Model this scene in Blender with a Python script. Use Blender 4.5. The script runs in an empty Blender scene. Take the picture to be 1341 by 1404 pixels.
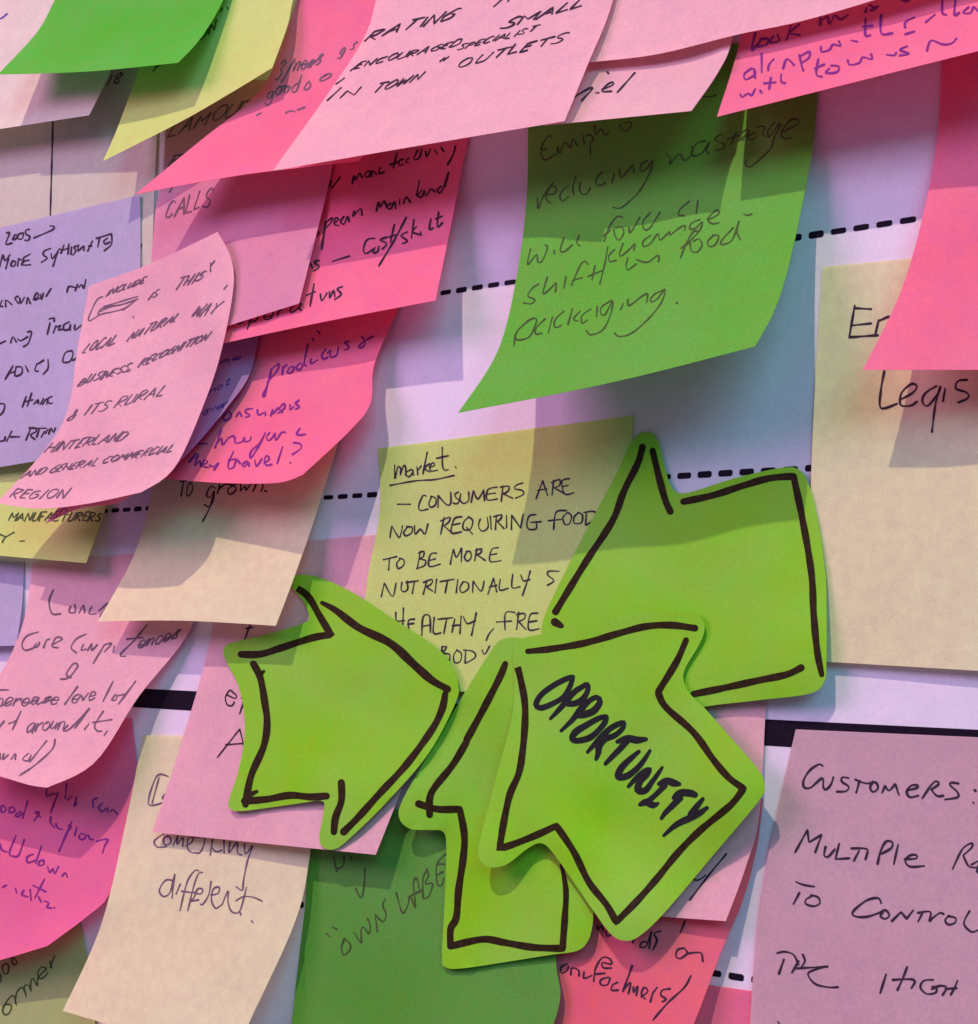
import bpy, math, random
import numpy as np
from mathutils import Vector, Matrix
from mathutils.bvhtree import BVHTree
from mathutils.geometry import delaunay_2d_cdt

random.seed(7)
scene = bpy.context.scene
COL = scene.collection

# ------------------------------------------------------------------ camera
W0, H0 = 1341.0, 1404.0          # the photograph's frame
F = 1825.0                        # focal length in those pixels
D = 0.26                          # camera to board, metres
YAW, PITCH, ROLL = (math.radians(a) for a in (-34.21194337, 9.10701835, 3.46944935))
_f = Vector((math.sin(YAW) * math.cos(PITCH), math.cos(YAW) * math.cos(PITCH), math.sin(PITCH)))
_r = Vector((math.cos(YAW), -math.sin(YAW), 0))
_u = _r.cross(_f)
R_ = math.cos(ROLL) * _r + math.sin(ROLL) * _u
U_ = -math.sin(ROLL) * _r + math.cos(ROLL) * _u
CAMP = Vector((0.0, -D, 0.0))
cam = bpy.data.cameras.new("camera")
cam.sensor_fit = 'HORIZONTAL'; cam.sensor_width = 36; cam.lens = 36 * F / W0
cam.clip_start = 0.01; cam.clip_end = 50
co = bpy.data.objects.new("camera", cam); COL.objects.link(co)
m = Matrix((R_, U_, -_f)).transposed().to_4x4(); m.translation = CAMP
co.matrix_world = m
scene.camera = co

# ------------------------------------------------------------------ light
world = bpy.data.worlds.new("World"); scene.world = world
world.use_nodes = True
bg = world.node_tree.nodes["Background"]
bg.inputs[0].default_value = (0.50, 0.38, 0.64, 1); bg.inputs[1].default_value = 0.38

CENTRE = Vector((-0.15, 0, 0.07))
def lamp(name, kind, pos, power, color, **kw):
    l = bpy.data.lights.new(name, kind); l.energy = power; l.color = color
    for k, v in kw.items(): setattr(l, k, v)
    o = bpy.data.objects.new(name, l); COL.objects.link(o); o.location = pos
    o.rotation_euler = (CENTRE - Vector(pos)).to_track_quat('-Z', 'Y').to_euler()
    return o
# hard ceiling lamp above and in front of the board
KEYDIR = Vector((-0.02, -1.0, 1.2)).normalized()
lamp("ceiling_lamp", 'SPOT', CENTRE + KEYDIR * 2.2, 132, (1.0, 0.80, 0.61), shadow_soft_size=0.016,
     spot_size=math.radians(50), spot_blend=0.6)
# broad and lower: cool window light from the right, added violet fill from the left
lamp("window_light", 'AREA', CENTRE + Vector((0.9, -1.0, 0.55)), 10.5, (0.20, 0.74, 0.90), shape='RECTANGLE', size=0.8, size_y=0.6)
lamp("violet_fill", 'AREA', CENTRE + Vector((-0.7, -0.9, 0.5)), 10.5, (0.92, 0.40, 0.84), shape='RECTANGLE', size=0.7, size_y=0.5)
scene.view_settings.view_transform = 'Standard'
scene.view_settings.look = 'None'
scene.view_settings.exposure = 0.0
scene.view_settings.gamma = 1.0

# ------------------------------------------------------------------ picture ray -> point at height h off the board
def slopes(px, py):
    px = np.asarray(px, float); py = np.asarray(py, float)
    a = (px - W0 / 2) / F; b = -(py - H0 / 2) / F
    d = [a * R_[i] + b * U_[i] + _f[i] for i in range(3)]
    return d[0] / d[1], d[2] / d[1]
def unproject(px, py, h):
    a, c = slopes(px, py); k = D - h
    return np.stack([a * k, -np.asarray(h) + 0 * a, c * k], -1)
def project(p):
    v = Vector(p) - CAMP; z = v.dot(_f)
    return W0 / 2 + F * v.dot(R_) / z, H0 / 2 - F * v.dot(U_) / z

# ------------------------------------------------------------------ materials
def new_mat(name):
    mt = bpy.data.materials.new(name); mt.use_nodes = True
    nt = mt.node_tree; nt.nodes.clear()
    return mt, nt, nt.nodes.new('ShaderNodeOutputMaterial')
def paper_mat(name, col, trans=0.45, mottle=0.06, bump=0.10):
    mt, nt, out = new_mat(name); N = nt.nodes; L = nt.links
    tc = N.new('ShaderNodeTexCoord')
    def noise(scale, detail):
        n = N.new('ShaderNodeTexNoise'); n.inputs['Scale'].default_value = scale; n.inputs['Detail'].default_value = detail
        L.new(tc.outputs['Object'], n.inputs['Vector']); return n
    q = random.uniform(.75, 1.5); mottle *= random.uniform(.6, 1.2)
    fine = noise(1500 * q, 3); mid = noise(260 * q, 3); big = noise(30 / q, 2)
    hs = N.new('ShaderNodeHueSaturation'); hs.inputs['Color'].default_value = (*col, 1)
    def rng(n, lo, hi):
        r = N.new('ShaderNodeMapRange'); r.inputs['From Min'].default_value = 0.3; r.inputs['From Max'].default_value = 0.7
        r.inputs['To Min'].default_value = lo; r.inputs['To Max'].default_value = hi
        L.new(n.outputs['Fac'], r.inputs['Value']); return r
    a = rng(fine, 1 - mottle, 1 + mottle); b = rng(mid, 0.97, 1.03)
    mul = N.new('ShaderNodeMath'); mul.operation = 'MULTIPLY'
    L.new(a.outputs[0], mul.inputs[0]); L.new(b.outputs[0], mul.inputs[1]); L.new(mul.outputs[0], hs.inputs['Value'])
    hu = rng(mid, 0.492, 0.508); L.new(hu.outputs[0], hs.inputs['Hue'])
    sa = rng(big, 0.95, 1.05); L.new(sa.outputs[0], hs.inputs['Saturation'])
    bp = N.new('ShaderNodeBump'); bp.inputs['Strength'].default_value = bump; bp.inputs['Distance'].default_value = 0.0002
    L.new(fine.outputs['Fac'], bp.inputs['Height'])
    bp2 = N.new('ShaderNodeBump'); bp2.inputs['Strength'].default_value = 0.35; bp2.inputs['Distance'].default_value = 0.0012
    soft = noise(55, 1.5); L.new(soft.outputs['Fac'], bp2.inputs['Height']); L.new(bp2.outputs[0], bp.inputs['Normal'])
    pb = N.new('ShaderNodeBsdfPrincipled'); pb.inputs['Roughness'].default_value = 0.7
    pb.inputs['Specular IOR Level'].default_value = 0.22
    tr = N.new('ShaderNodeBsdfTranslucent'); mx = N.new('ShaderNodeMixShader'); mx.inputs[0].default_value = trans
    for sh, nm in ((pb, 'Base Color'), (tr, 'Color')):
        L.new(hs.outputs[0], sh.inputs[nm]); L.new(bp.outputs[0], sh.inputs['Normal'])
    L.new(pb.outputs[0], mx.inputs[1]); L.new(tr.outputs[0], mx.inputs[2]); L.new(mx.outputs[0], out.inputs['Surface'])
    return mt
def ink_mat(name, col, rough=0.5, lo=0.75, hi=1.5):
    mt, nt, out = new_mat(name); N = nt.nodes; L = nt.links
    tc = N.new('ShaderNodeTexCoord'); n = N.new('ShaderNodeTexNoise'); n.inputs['Scale'].default_value = 900
    L.new(tc.outputs['Object'], n.inputs['Vector'])
    mx = N.new('ShaderNodeMix'); mx.data_type = 'RGBA'
    mx.inputs[6].default_value = (*[c * lo for c in col], 1); mx.inputs[7].default_value = (*[min(1, c * hi + 0.004) for c in col], 1)
    L.new(n.outputs['Fac'], mx.inputs[0])
    pb = N.new('ShaderNodeBsdfPrincipled'); pb.inputs['Roughness'].default_value = rough
    pb.inputs['Specular IOR Level'].default_value = 0.04
    L.new(mx.outputs[2], pb.inputs['Base Color']); L.new(pb.outputs[0], out.inputs['Surface'])
    return mt
MAT = {
    'hotpink': paper_mat('hot_pink_paper', (0.94, 0.25, 0.40)),
    'coral': paper_mat('coral_pink_paper', (0.92, 0.22, 0.28)),
    'magenta': paper_mat('magenta_pink_paper', (0.90, 0.23, 0.43)),
    'palepink': paper_mat('pale_pink_paper', (0.90, 0.56, 0.61)),
    'rosepink': paper_mat('rose_pink_paper', (0.80, 0.38, 0.52)),
    'lime': paper_mat('lime_arrow_paper', (0.28, 0.62, 0.035), trans=0.25),
    'green': paper_mat('green_paper', (0.19, 0.56, 0.07)),
    'leaf': paper_mat('leaf_green_paper', (0.14, 0.60, 0.06)),
    'mid': paper_mat('mid_green_paper', (0.16, 0.47, 0.07)),
    'yellow': paper_mat('lime_yellow_paper', (0.72, 0.84, 0.28)),
    'sand': paper_mat('sand_yellow_paper', (0.56, 0.66, 0.26)),
    'cream': paper_mat('cream_paper', (0.88, 0.83, 0.56)),
    'white': paper_mat('off_white_paper', (0.84, 0.78, 0.68)),
    'lilac': paper_mat('lilac_paper', (0.60, 0.55, 0.72)),
    'mauve': paper_mat('mauve_paper', (0.76, 0.50, 0.56)),
    'stone': paper_mat('grey_cream_paper', (0.74, 0.72, 0.60)),
    'violet': paper_mat('violet_paper', (0.56, 0.34, 0.66)),
    'chart': paper_mat('chart_paper', (0.67, 0.58, 0.68), trans=0.0),
}
INK = {
    'pen': ink_mat('dark_pen_ink', (0.035, 0.018, 0.035)),
    'soft': ink_mat('grey_pen_ink', (0.13, 0.075, 0.11)),
    'grn': ink_mat('pen_ink_on_green', (0.05, 0.075, 0.025)),
    'purple': ink_mat('purple_pen_ink', (0.16, 0.02, 0.16)),
    'blue': ink_mat('blue_pen_ink', (0.06, 0.04, 0.28)),
    'marker': ink_mat('black_marker_ink', (0.016, 0.009, 0.003), 0.5, 0.3, 2.6),
    'brush': ink_mat('charcoal_brush_ink', (0.014, 0.014, 0.016), 0.6),
    'print': ink_mat('printed_black', (0.008, 0.004, 0.012), 0.5),
}

# ------------------------------------------------------------------ helpers
def spline(pts, step=5.0, closed=False):
    """Catmull-Rom through the points; a point given twice is a corner."""
    pts = [tuple(float(c) for c in p) for p in pts]
    segs = []
    if closed:
        n = len(pts)
        idx = [(pts[(i - 1) % n], pts[i], pts[(i + 1) % n], pts[(i + 2) % n]) for i in range(n)]
    else:
        n = len(pts)
        idx = [(pts[max(i - 1, 0)], pts[i], pts[i + 1], pts[min(i + 2, n - 1)]) for i in range(n - 1)]
    out = []
    for p0, p1, p2, p3 in idx:
        p0, p1, p2, p3 = map(np.array, (p0, p1, p2, p3))
        d = np.linalg.norm((p2 - p1)[:2])
        if d < 1e-6: continue
        k = max(1, int(math.ceil(d / step)))
        # corner handling: doubled points give zero-length neighbours
        for j in range(k):
            t = j / k
            out.append(0.5 * (2 * p1 + (p2 - p0) * t + (2 * p0 - 5 * p1 + 4 * p2 - p3) * t * t + (3 * p1 - p0 - 3 * p2 + p3) * t ** 3))
    if not closed: out.append(np.array(pts[-1]))
    return np.array(out)
def resample(pts, n):
    c = spline(pts, 3.0) if len(pts) > 2 else np.array(pts, float)
    s = np.r_[0, np.cumsum(np.linalg.norm(np.diff(c, axis=0), axis=1))]
    q = np.linspace(0, s[-1], n)
    return np.stack([np.interp(q, s, c[:, i]) for i in range(2)], -1)

# height map of everything laid so far, in cells of the picture
CELL = 4.0; X0, Y0 = -200.0, -200.0; NX, NY = 450, 480
HM = np.zeros((NY, NX))
def dilate(a, r):
    b = a.copy()
    for dy in range(-r, r + 1):
        for dx in range(-r, r + 1):
            b = np.maximum(b, np.roll(np.roll(a, dy, 0), dx, 1))
    return b
def lay_down(P, h, tris):
    gx = (P[:, 0] - X0) / CELL; gy = (P[:, 1] - Y0) / CELL
    for a, b, c in tris:
        xs = gx[[a, b, c]]; ys = gy[[a, b, c]]
        x0 = max(0, int(math.floor(xs.min() - .6))); x1 = min(NX - 1, int(math.ceil(xs.max() + .6)))
        y0 = max(0, int(math.floor(ys.min() - .6))); y1 = min(NY - 1, int(math.ceil(ys.max() + .6)))
        if x1 < x0 or y1 < y0: continue
        v = max(h[a], h[b], h[c])
        sub = HM[y0:y1 + 1, x0:x1 + 1]
        np.maximum(sub, v, out=sub)
GAP = 0.00032; THICK = 0.00011
class Sheet: pass
def finish_sheet(name, label, cat, mat, group, P, h, tris, border, fixed_gap=GAP):
    """drape over what lies below, build slab mesh, return sheet"""
    tris = np.array(tris); n = len(P)
    Hd = dilate(HM, 2)
    ix = np.clip(((P[:, 0] - X0) / CELL).round().astype(int), 0, NX - 1)
    iy = np.clip(((P[:, 1] - Y0) / CELL).round().astype(int), 0, NY - 1)
    need = Hd[iy, ix] + fixed_gap
    E = np.vstack([tris[:, [0, 1]], tris[:, [1, 2]], tris[:, [2, 0]]]); E = np.vstack([E, E[:, ::-1]])
    deg = np.bincount(E[:, 0], minlength=n).clip(1)
    def avg(v): return np.bincount(E[:, 0], weights=v[E[:, 1]], minlength=n) / deg
    ex0 = np.maximum(0, need - h); ex = ex0.copy()
    for _ in range(60): ex = np.maximum(ex0, 0.15 * ex + 0.85 * avg(ex))
    for _ in range(4): ex = np.maximum(ex0, avg(ex))
    h = h + ex
    q1, q2 = random.uniform(0, 9), random.uniform(0, 9)
    h = h + 0.00022 * (1 + np.sin(P[:, 0] * 0.021 + P[:, 1] * 0.012 + q1) * np.sin(P[:, 1] * 0.027 - P[:, 0] * 0.009 + q2)) * np.clip(h / 0.004, 0, 1.6)
    lay_down(P, h, tris)
    top = unproject(P[:, 0], P[:, 1], h)
    bot = top.copy(); bot[:, 1] += THICK
    # slab
    verts = np.vstack([top, bot]); faces = [tuple(int(i) for i in t) for t in tris] + [tuple(int(i) + n for i in t[::-1]) for t in tris]
    smooth = [True] * len(faces); k = 2 * n
    side = []
    for a, b in border:
        side += [top[a], top[b], bot[b], bot[a]]; faces.append((k, k + 1, k + 2, k + 3)); smooth.append(False); k += 4
    verts = np.vstack([verts, np.array(side)])
    base = Vector(top.mean(0))
    me = bpy.data.meshes.new(name); me.from_pydata([tuple(Vector(v) - base) for v in verts], [], faces)
    me.polygons.foreach_set('use_smooth', smooth); me.materials.append(MAT[mat]); me.update()
    # front faces should look towards the camera (-y)
    o = bpy.data.objects.new(name, me); COL.objects.link(o); o.location = base
    o['label'] = label; o['category'] = cat
    if group: o['group'] = group
    s = Sheet(); s.obj = o; s.base = base; s.nink = 0
    s.bvh = BVHTree.FromPolygons([tuple(v) for v in top], [tuple(int(i) for i in t) for t in tris])
    return s
def edge_lift(c, rot=0.0):
    a, _ = slopes(c[:, 0], c[:, 1]); return D * (1 - a[0] / a[-1])
SHEETS = {}
def sheet(key, mat, Lp, Rp, lift, label, top=None, bottom=None, power=1.8, h0=0.0004, wav=0.0, group=None, n=30, name='sticky_note', cat='sticky note', bow=0.0):
    Lc, Rc = resample(Lp, n), resample(Rp, n)
    s = np.linspace(0, 1, n)[None, :, None]
    G = Lc[:, None] * (1 - s) + Rc[:, None] * s
    tt = np.linspace(0, 1, n)[:, None, None]
    for cur, w in ((top, 1 - tt), (bottom, tt)):
        if cur:
            c = resample(cur, n); base = c[0] + (c[-1] - c[0]) * np.linspace(0, 1, n)[:, None]
            G = G + w * (c - base)[None]
    P = G.reshape(-1, 2)
    t = np.linspace(0, 1, n)[:, None]; ss = np.linspace(0, 1, n)[None, :]
    lf = [x / 1000 for x in lift]
    hh = h0 + (lf[0] * (1 - ss) + lf[1] * ss) * t ** power
    ph = random.uniform(0, 6.28)
    hh = hh + wav / 1000 * t * (1 + np.sin(ss * 5 + ph)) * 0.5 + bow / 1000 * np.sin(ss * math.pi) * t
    idx = np.arange(n * n).reshape(n, n); tris = []
    for i in range(n - 1):
        for j in range(n - 1):
            a, b, c, d = idx[i, j], idx[i, j + 1], idx[i + 1, j + 1], idx[i + 1, j]
            tris += [(a, d, c), (a, c, b)]
    ring = list(idx[:, 0]) + list(idx[-1, 1:]) + list(idx[::-1, -1][1:]) + list(idx[0, ::-1][1:-1])
    border = [(ring[i], ring[(i + 1) % len(ring)]) for i in range(len(ring))]
    border = [(b, a) for a, b in border]
    SHEETS[key] = finish_sheet(name, label, cat, MAT and mat, group, P, hh.reshape(-1).copy(), tris, border)
    return SHEETS[key]
def cutout(key, mat, outline, ctrl, label, group=None, name='arrow_note', cat='arrow note', closed_spline=True):
    o = spline(outline, 6.0, True)
    x0, y0 = o.min(0); x1, y1 = o.max(0)
    def inside(p):
        x, y = p; r = False
        for i in range(len(o)):
            ax, ay = o[i]; bx, by = o[i - 1]
            if (ay > y) != (by > y) and x < (bx - ax) * (y - ay) / (by - ay) + ax: r = not r
        return r
    pts = [Vector(p) for p in o]; k = len(pts); stp = 10.0; row = 0
    y = y0 + 4
    while y < y1:
        x = x0 + (stp / 2 if row % 2 else 0)
        while x < x1:
            if inside((x, y)) and np.min(np.linalg.norm(o - np.array([x, y]), axis=1)) > 4.5: pts.append(Vector((x, y)))
            x += stp
        y += stp * .87; row += 1
    r = delaunay_2d_cdt(pts, [(i, (i + 1) % k) for i in range(k)], [list(range(k))], 1, 1e-4)
    P = np.array([tuple(v) for v in r[0]]); tris = []
    for f in r[2]:
        a, b, c = [P[i] for i in f[:3]]
        cr = (b[0] - a[0]) * (c[1] - a[1]) - (b[1] - a[1]) * (c[0] - a[0])
        tris.append(tuple(f) if cr < 0 else tuple(reversed(f)))
    cp = np.array(ctrl, float)
    d = np.linalg.norm(P[:, None] - cp[None, :, :2], axis=2) + 25
    w = 1 / d ** 3; hh = (w * cp[None, :, 2]).sum(1) / w.sum(1) / 1000
    cnt = {}
    for t in tris:
        for a, b in ((t[0], t[1]), (t[1], t[2]), (t[2], t[0])): cnt[(a, b)] = 1
    border = [(b, a) for (a, b) in cnt if (b, a) not in cnt]
    SHEETS[key] = finish_sheet(name, label, cat, mat, group, P, hh, tris, border)
    return SHEETS[key]

# ------------------------------------------------------------------ strokes laid on a sheet
class Ink:
    def __init__(s, sheet): s.sh = sheet; s.v = []; s.f = []; s.k = 0
    def hit(s, x, y, off):
        a, c = slopes(x, y); d = Vector((float(a), 1.0, float(c))).normalized()
        loc, nor, _, _ = s.sh.bvh.ray_cast(CAMP, d, 2.0)
        if loc is None: return None
        if nor.dot(d) > 0: nor = -nor
        return loc + nor * off
    def stroke(s, pts, w=2.4, taper=True, step=3.5, raw=False, press=0.18):
        """pts: (x, y[, w]) in picture pixels"""
        P = [(p[0], p[1], (p[2] if len(p) > 2 else w)) for p in pts]
        if len(P) < 2: return
        c = np.array(P, float) if raw else spline(P, step)
        dd = np.linalg.norm(np.diff(c[:, :2], axis=0), axis=1)
        c = c[np.r_[True, dd > 0.25]]
        if len(c) < 2: return
        ph = random.uniform(0, 6.28)
        c[:, 2] *= 1 + press * np.sin(np.arange(len(c)) * 0.55 + ph)
        T = np.gradient(c[:, :2], axis=0); T /= np.linalg.norm(T, axis=1)[:, None] + 1e-9
        # round caps
        r0, r1 = c[0, 2] / 2, c[-1, 2] / 2
        pre = [np.r_[c[0, :2] - T[0] * r0 * math.sin(a), c[0, 2] * math.cos(a)] for a in (1.5, 1.0, 0.5)]
        post = [np.r_[c[-1, :2] + T[-1] * r1 * math.sin(a), c[-1, 2] * math.cos(a)] for a in (0.5, 1.0, 1.5)]
        c = np.vstack([pre, c, post]); T = np.vstack([[T[0]] * 3, T, [T[-1]] * 3])
        s.k += 1; off = 0.00007 + 0.000004 * (s.k % 9)
        prev = None
        for (x, y, ww), t in zip(c, T):
            nx, ny = -t[1] * ww / 2, t[0] * ww / 2
            A = s.hit(x + nx, y + ny, off); B = s.hit(x - nx, y - ny, off)
            if A is None or B is None: prev = None; continue
            s.v += [A, B]; cur = len(s.v) - 2
            if prev is not None: s.f.append((prev, prev + 1, cur + 1, cur))
            prev = cur
    def build(s, name, mat, label=None):
        if not s.f: return
        b = s.sh.base
        me = bpy.data.meshes.new(name); me.from_pydata([tuple(v - b) for v in s.v], [], s.f)
        me.materials.append(mat); me.update()
        o = bpy.data.objects.new(name, me); COL.objects.link(o); o.parent = s.sh.obj
        if label: o['label'] = label
        return o

GL = {
 'A': "0e3m3m6e 1h5h", 'B': "0e0m0m3m4k3i0i0i3i5h5f3e0e", 'C': "5l3m1k0i0g1e3e5f", 'D': "0e0m0m3m5k5h4f2e0e",
 'E': "4m0m0m0e0e4e 0i3i", 'F': "0e0m0m4m 0i3i", 'G': "5l3m1k0i0g1e3e5f5i5i3i", 'H': "0e0m 5e5m 0i5i", 'I': "1e1m",
 'J': "4m4g3e1e0f", 'K': "0e0m 4m0h0h4e", 'L': "0m0e0e4e", 'M': "0e0m0m3h3h6m6m6e", 'N': "0e0m0m5e5e5m",
 'O': "3m1l0i1f3e5f6i5l3m2m", 'P': "0e0m0m3m5l4j3i0i", 'Q': "3m1l0i1f3e5f6i5l3m 3g6d", 'R': "0e0m0m3m5l4j2i0i0i5e",
 'S': "5l3m1l1j3i5g4e2e0f", 'T': "0m6m 3m3e", 'U': "0m0g1e3e5f5m", 'V': "0m3e3e6m", 'W': "0m1e1e3k3k5e5e7m",
 'X': "0m5e 5m0e", 'Y': "0m3i3i 6m3i2e", 'Z': "0m5m5m0e0e5e",
 'a': "4h3i1i0g1e3f4i4i4f5e", 'b': "0m0e0e1h3i4g3e0e", 'c': "4h3i1i0g1e3e4f", 'd': "4i2i0g1e3e4g4m4m4e",
 'e': "0g4g4h3i1i0g1e3e4f", 'f': "4l3m2l1c 0i4i", 'g': "4h2i0g1e3e4h4h4c2a0b", 'h': "0m0e0e1h3i4h4e", 'i': "1i1e 1k1l",
 'j': "2i2c0a", 'k': "0m0e 3i0g0g4e", 'l': "0m0f1e", 'm': "0i0e0e1h2i3h3e3e4h5i6h6e", 'n': "0i0e0e1h3i4h4e",
 'o': "2i0h0f2e4f4h2i1i", 'p': "0i0a 0h2i4h3e0f", 'q': "4i1i0f2e4g4i4a", 'r': "0i0e0e0g2i3i", 's': "4i2i1h3f2e0e",
 't': "1l1f2e3e 0i3i", 'u': "0i0f1e3f4i4i4e", 'v': "0i2e2e4i", 'w': "0i1e1e3h3h4e4e6i", 'x': "0i4e 4i0e",
 'y': "0i1f3f4i4i3b1a", 'z': "0i4i4i0e0e4e", '-': "0h4h", '.': "0e1e", ',': "1f0c", ':': "0e1e 0i1i", '?': "0l2m4k2h2g 2e3e",
 '/': "0b5n", '"': "0m0k 2m2k", "'": "0m0k", '2': "0k2m4k3h0e0e4e", '0': "2m0j1e3e4j2m", '5': "4m1m0i3i4g2e0e",
 '8': "2m0k3h3e1e1h4k2m", '3': "0l2m4k2i4g2e0e", '1': "1m1e", '&': "4e1k2m3k0g1e3e4h", '(': "2n0i2c", ')': "0n2i0c", '~': "0g2i4g6i",
 '!': "1m0g 0e0e",
}
def glyph(ch):
    st = []
    for s in GL[ch].split():
        st.append([(int(s[i]), ord(s[i + 1]) - ord('e')) for i in range(0, len(s), 2)])
    w = max(x for q in st for x, _ in q)
    return st, w
def write(ink, text, x0, y0, x1, y1, cap, lean=15, w=2.3, jit=0.28):
    """handwriting on a baseline from (x0,y0) to (x1,y1); cap height in pixels"""
    adv = 0; lay = []
    for ch in text:
        if ch == ' ': adv += 4; continue
        st, gw = glyph(ch); lay.append((st, adv, ch)); adv += gw + 2.0
    tot = max(adv - 2.0, 1)
    bx, by = (x1 - x0) / tot, (y1 - y0) / tot
    la = math.radians(lean); ux, uy = math.sin(la) * cap / 8, -math.cos(la) * cap / 8
    if tot <= 1: bx, by = cap / 8, 0
    prev_end = None
    wave = random.uniform(0, 6.28)
    for n_, (st, a0, ch) in enumerate(lay):
        dy = 0.35 * math.sin(wave + n_ * 1.3) + random.gauss(0, 0.22); sc = random.uniform(0.88, 1.12); sx = random.uniform(0.9, 1.12); sh = random.gauss(0, 0.05)
        for k_, q in enumerate(st):
            pts = []
            last = None; lp = None
            for gx, gy in q:
                if (gx, gy) == last: pts.append(lp); continue
                X = a0 + gx * sx + sh * gy + random.gauss(0, jit * .7); Y = gy * sc + dy + random.gauss(0, jit)
                p = (x0 + bx * X + ux * Y, y0 + by * X + uy * Y); pts.append(p); last = (gx, gy); lp = p
            if len(pts) == 1: pts.append((pts[0][0] + 1, pts[0][1]))
            if k_ == 0 and prev_end is not None and ch.islower() and ch not in 'fti' and random.random() < 0.7:
                pts = [prev_end] + pts
            ink.stroke(pts, w * random.uniform(.85, 1.12), step=3.0)
        prev_end = pts_end(st, a0, sc, dy, x0, y0, bx, by, ux, uy) if ch.islower() and ch not in 'gyjpq' and a0 + 0 == a0 and (n_ + 1 < len(lay) and lay[n_ + 1][1] - a0 < 9.5) else None
def pts_end(st, a0, sc, dy, x0, y0, bx, by, ux, uy):
    gx, gy = st[0][-1]; X = a0 + gx; Y = gy * sc + dy
    return (x0 + bx * X + ux * Y, y0 + by * X + uy * Y)
def conv(s, sc, ox, oy):
    out = []
    for st in s.split('|'):
        out.append([tuple([float(v.split(',')[0]) / sc + ox, float(v.split(',')[1]) / sc + oy] + ([float(v.split(',')[2]) / sc] if v.count(',') == 2 else [])) for v in st.split()])
    return out
def text_part(key, mat, lines, extra=(), w=2.3, name='handwriting', cap=20, lean=15, jit=0.28):
    ik = Ink(SHEETS[key])
    for l in lines:
        t, x0, y0, x1, y1 = l[:5]
        c = l[5] if len(l) > 5 else cap; le = l[6] if len(l) > 6 else lean
        write(ik, t, x0, y0, x1, y1, c, le, w, jit)
    for e in extra: ik.stroke(e, w)
    return ik.build(name, INK[mat])

# ------------------------------------------------------------------ board and printed chart
def flat_sheet(name, mat, x0, x1, z0, z1, y, thick):
    v = [(x, yy, z) for yy in (y, y + thick) for (x, z) in ((x0, z0), (x1, z0), (x1, z1), (x0, z1))]
    f = [(0, 1, 2, 3), (7, 6, 5, 4), (0, 4, 5, 1), (1, 5, 6, 2), (2, 6, 7, 3), (3, 7, 4, 0)]
    me = bpy.data.meshes.new(name); me.from_pydata(v, [], f); me.materials.append(mat)
    o = bpy.data.objects.new(name, me); COL.objects.link(o); return o
wall_m = paper_mat('painted_wall', (0.55, 0.52, 0.58), trans=0, mottle=0.05)
wall = flat_sheet('wall', wall_m, -0.9, 0.5, -0.6, 0.8, 0.0008, 0.03); wall['kind'] = 'structure'
chart = flat_sheet('wall_chart', MAT['chart'], -0.62, 0.14, -0.24, 0.34, 0.0, 0.0003)
chart['label'] = 'large white printed chart behind all the notes with dashed lines and a thick black bar'
chart['category'] = 'chart'
class _C: pass
cs = _C(); cs.obj = chart; cs.base = Vector((0, 0, 0))
cs.bvh = BVHTree.FromPolygons([(-0.62, 0, -0.24), (0.14, 0, -0.24), (0.14, 0, 0.34), (-0.62, 0, 0.34)], [(0, 3, 2, 1)])
def wallpt(px, py):
    a, c = slopes(px, py); return float(a) * D, float(c) * D
def prn(name, pieces):
    v = []; f = []
    for q in pieces:
        k = len(v); v += [(x, -0.00006, z) for x, z in q]; f.append(tuple(range(k, k + len(q))))
    me = bpy.data.meshes.new(name); me.from_pydata(v, [], f); me.materials.append(INK['print'])
    o = bpy.data.objects.new(name, me); COL.objects.link(o); o.parent = chart; return o
def dashed(p0, p1, first, dash, gap, hw):
    (xa, za), (xb, zb) = wallpt(*p0), wallpt(*p1)
    sl = (zb - za) / (xb - xa); x = first; q = []
    while x < 0.12:
        z0 = za + sl * (x - xa); z1 = za + sl * (x + dash - xa); e = hw * random.uniform(.85, 1.1); b = 0.0004
        q.append([(x, z0 - e * .6), (x + b, z0 - e), (x + dash - b, z1 - e), (x + dash, z1 - e * .6), (x + dash, z1 + e * .6), (x + dash - b, z1 + e), (x + b, z0 + e), (x, z0 + e * .6)])
        x += dash + gap
    prn('dashed_line', q)
def wx(px, py): return wallpt(px, py)[0]
dash_l = wx(1146, 316) - wx(1129, 319)
pitch_ = (wx(1238, 302) - wx(1083, 326)) / 5
x_ref = wx(1109, 323)
dashed((598, 403), (1258.7, 299.8), x_ref - pitch_ * 60, pitch_ * .68, pitch_ * .32, 0.00072)
dashed((146, 700.5), (1108, 642), wx(1014, 647) - pitch_ * 60, pitch_ * .68, pitch_ * .32, 0.00068)
dashed((151, 1197), (1031.5, 1343), wx(999, 1338) - pitch_ * 60, pitch_ * .68, pitch_ * .32, 0.0007)
(xa, za), (xb, zb) = wallpt(191, 957), wallpt(1046, 1004)
sl = (zb - za) / (xb - xa); h_ = 0.00265
bar = prn('thick_line', [[(-0.6, za + sl * (-0.6 - xa) - h_), (0.12, za + sl * (0.12 - xa) - h_), (0.12, za + sl * (0.12 - xa) + h_), (-0.6, za + sl * (-0.6 - xa) + h_)]])

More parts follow.
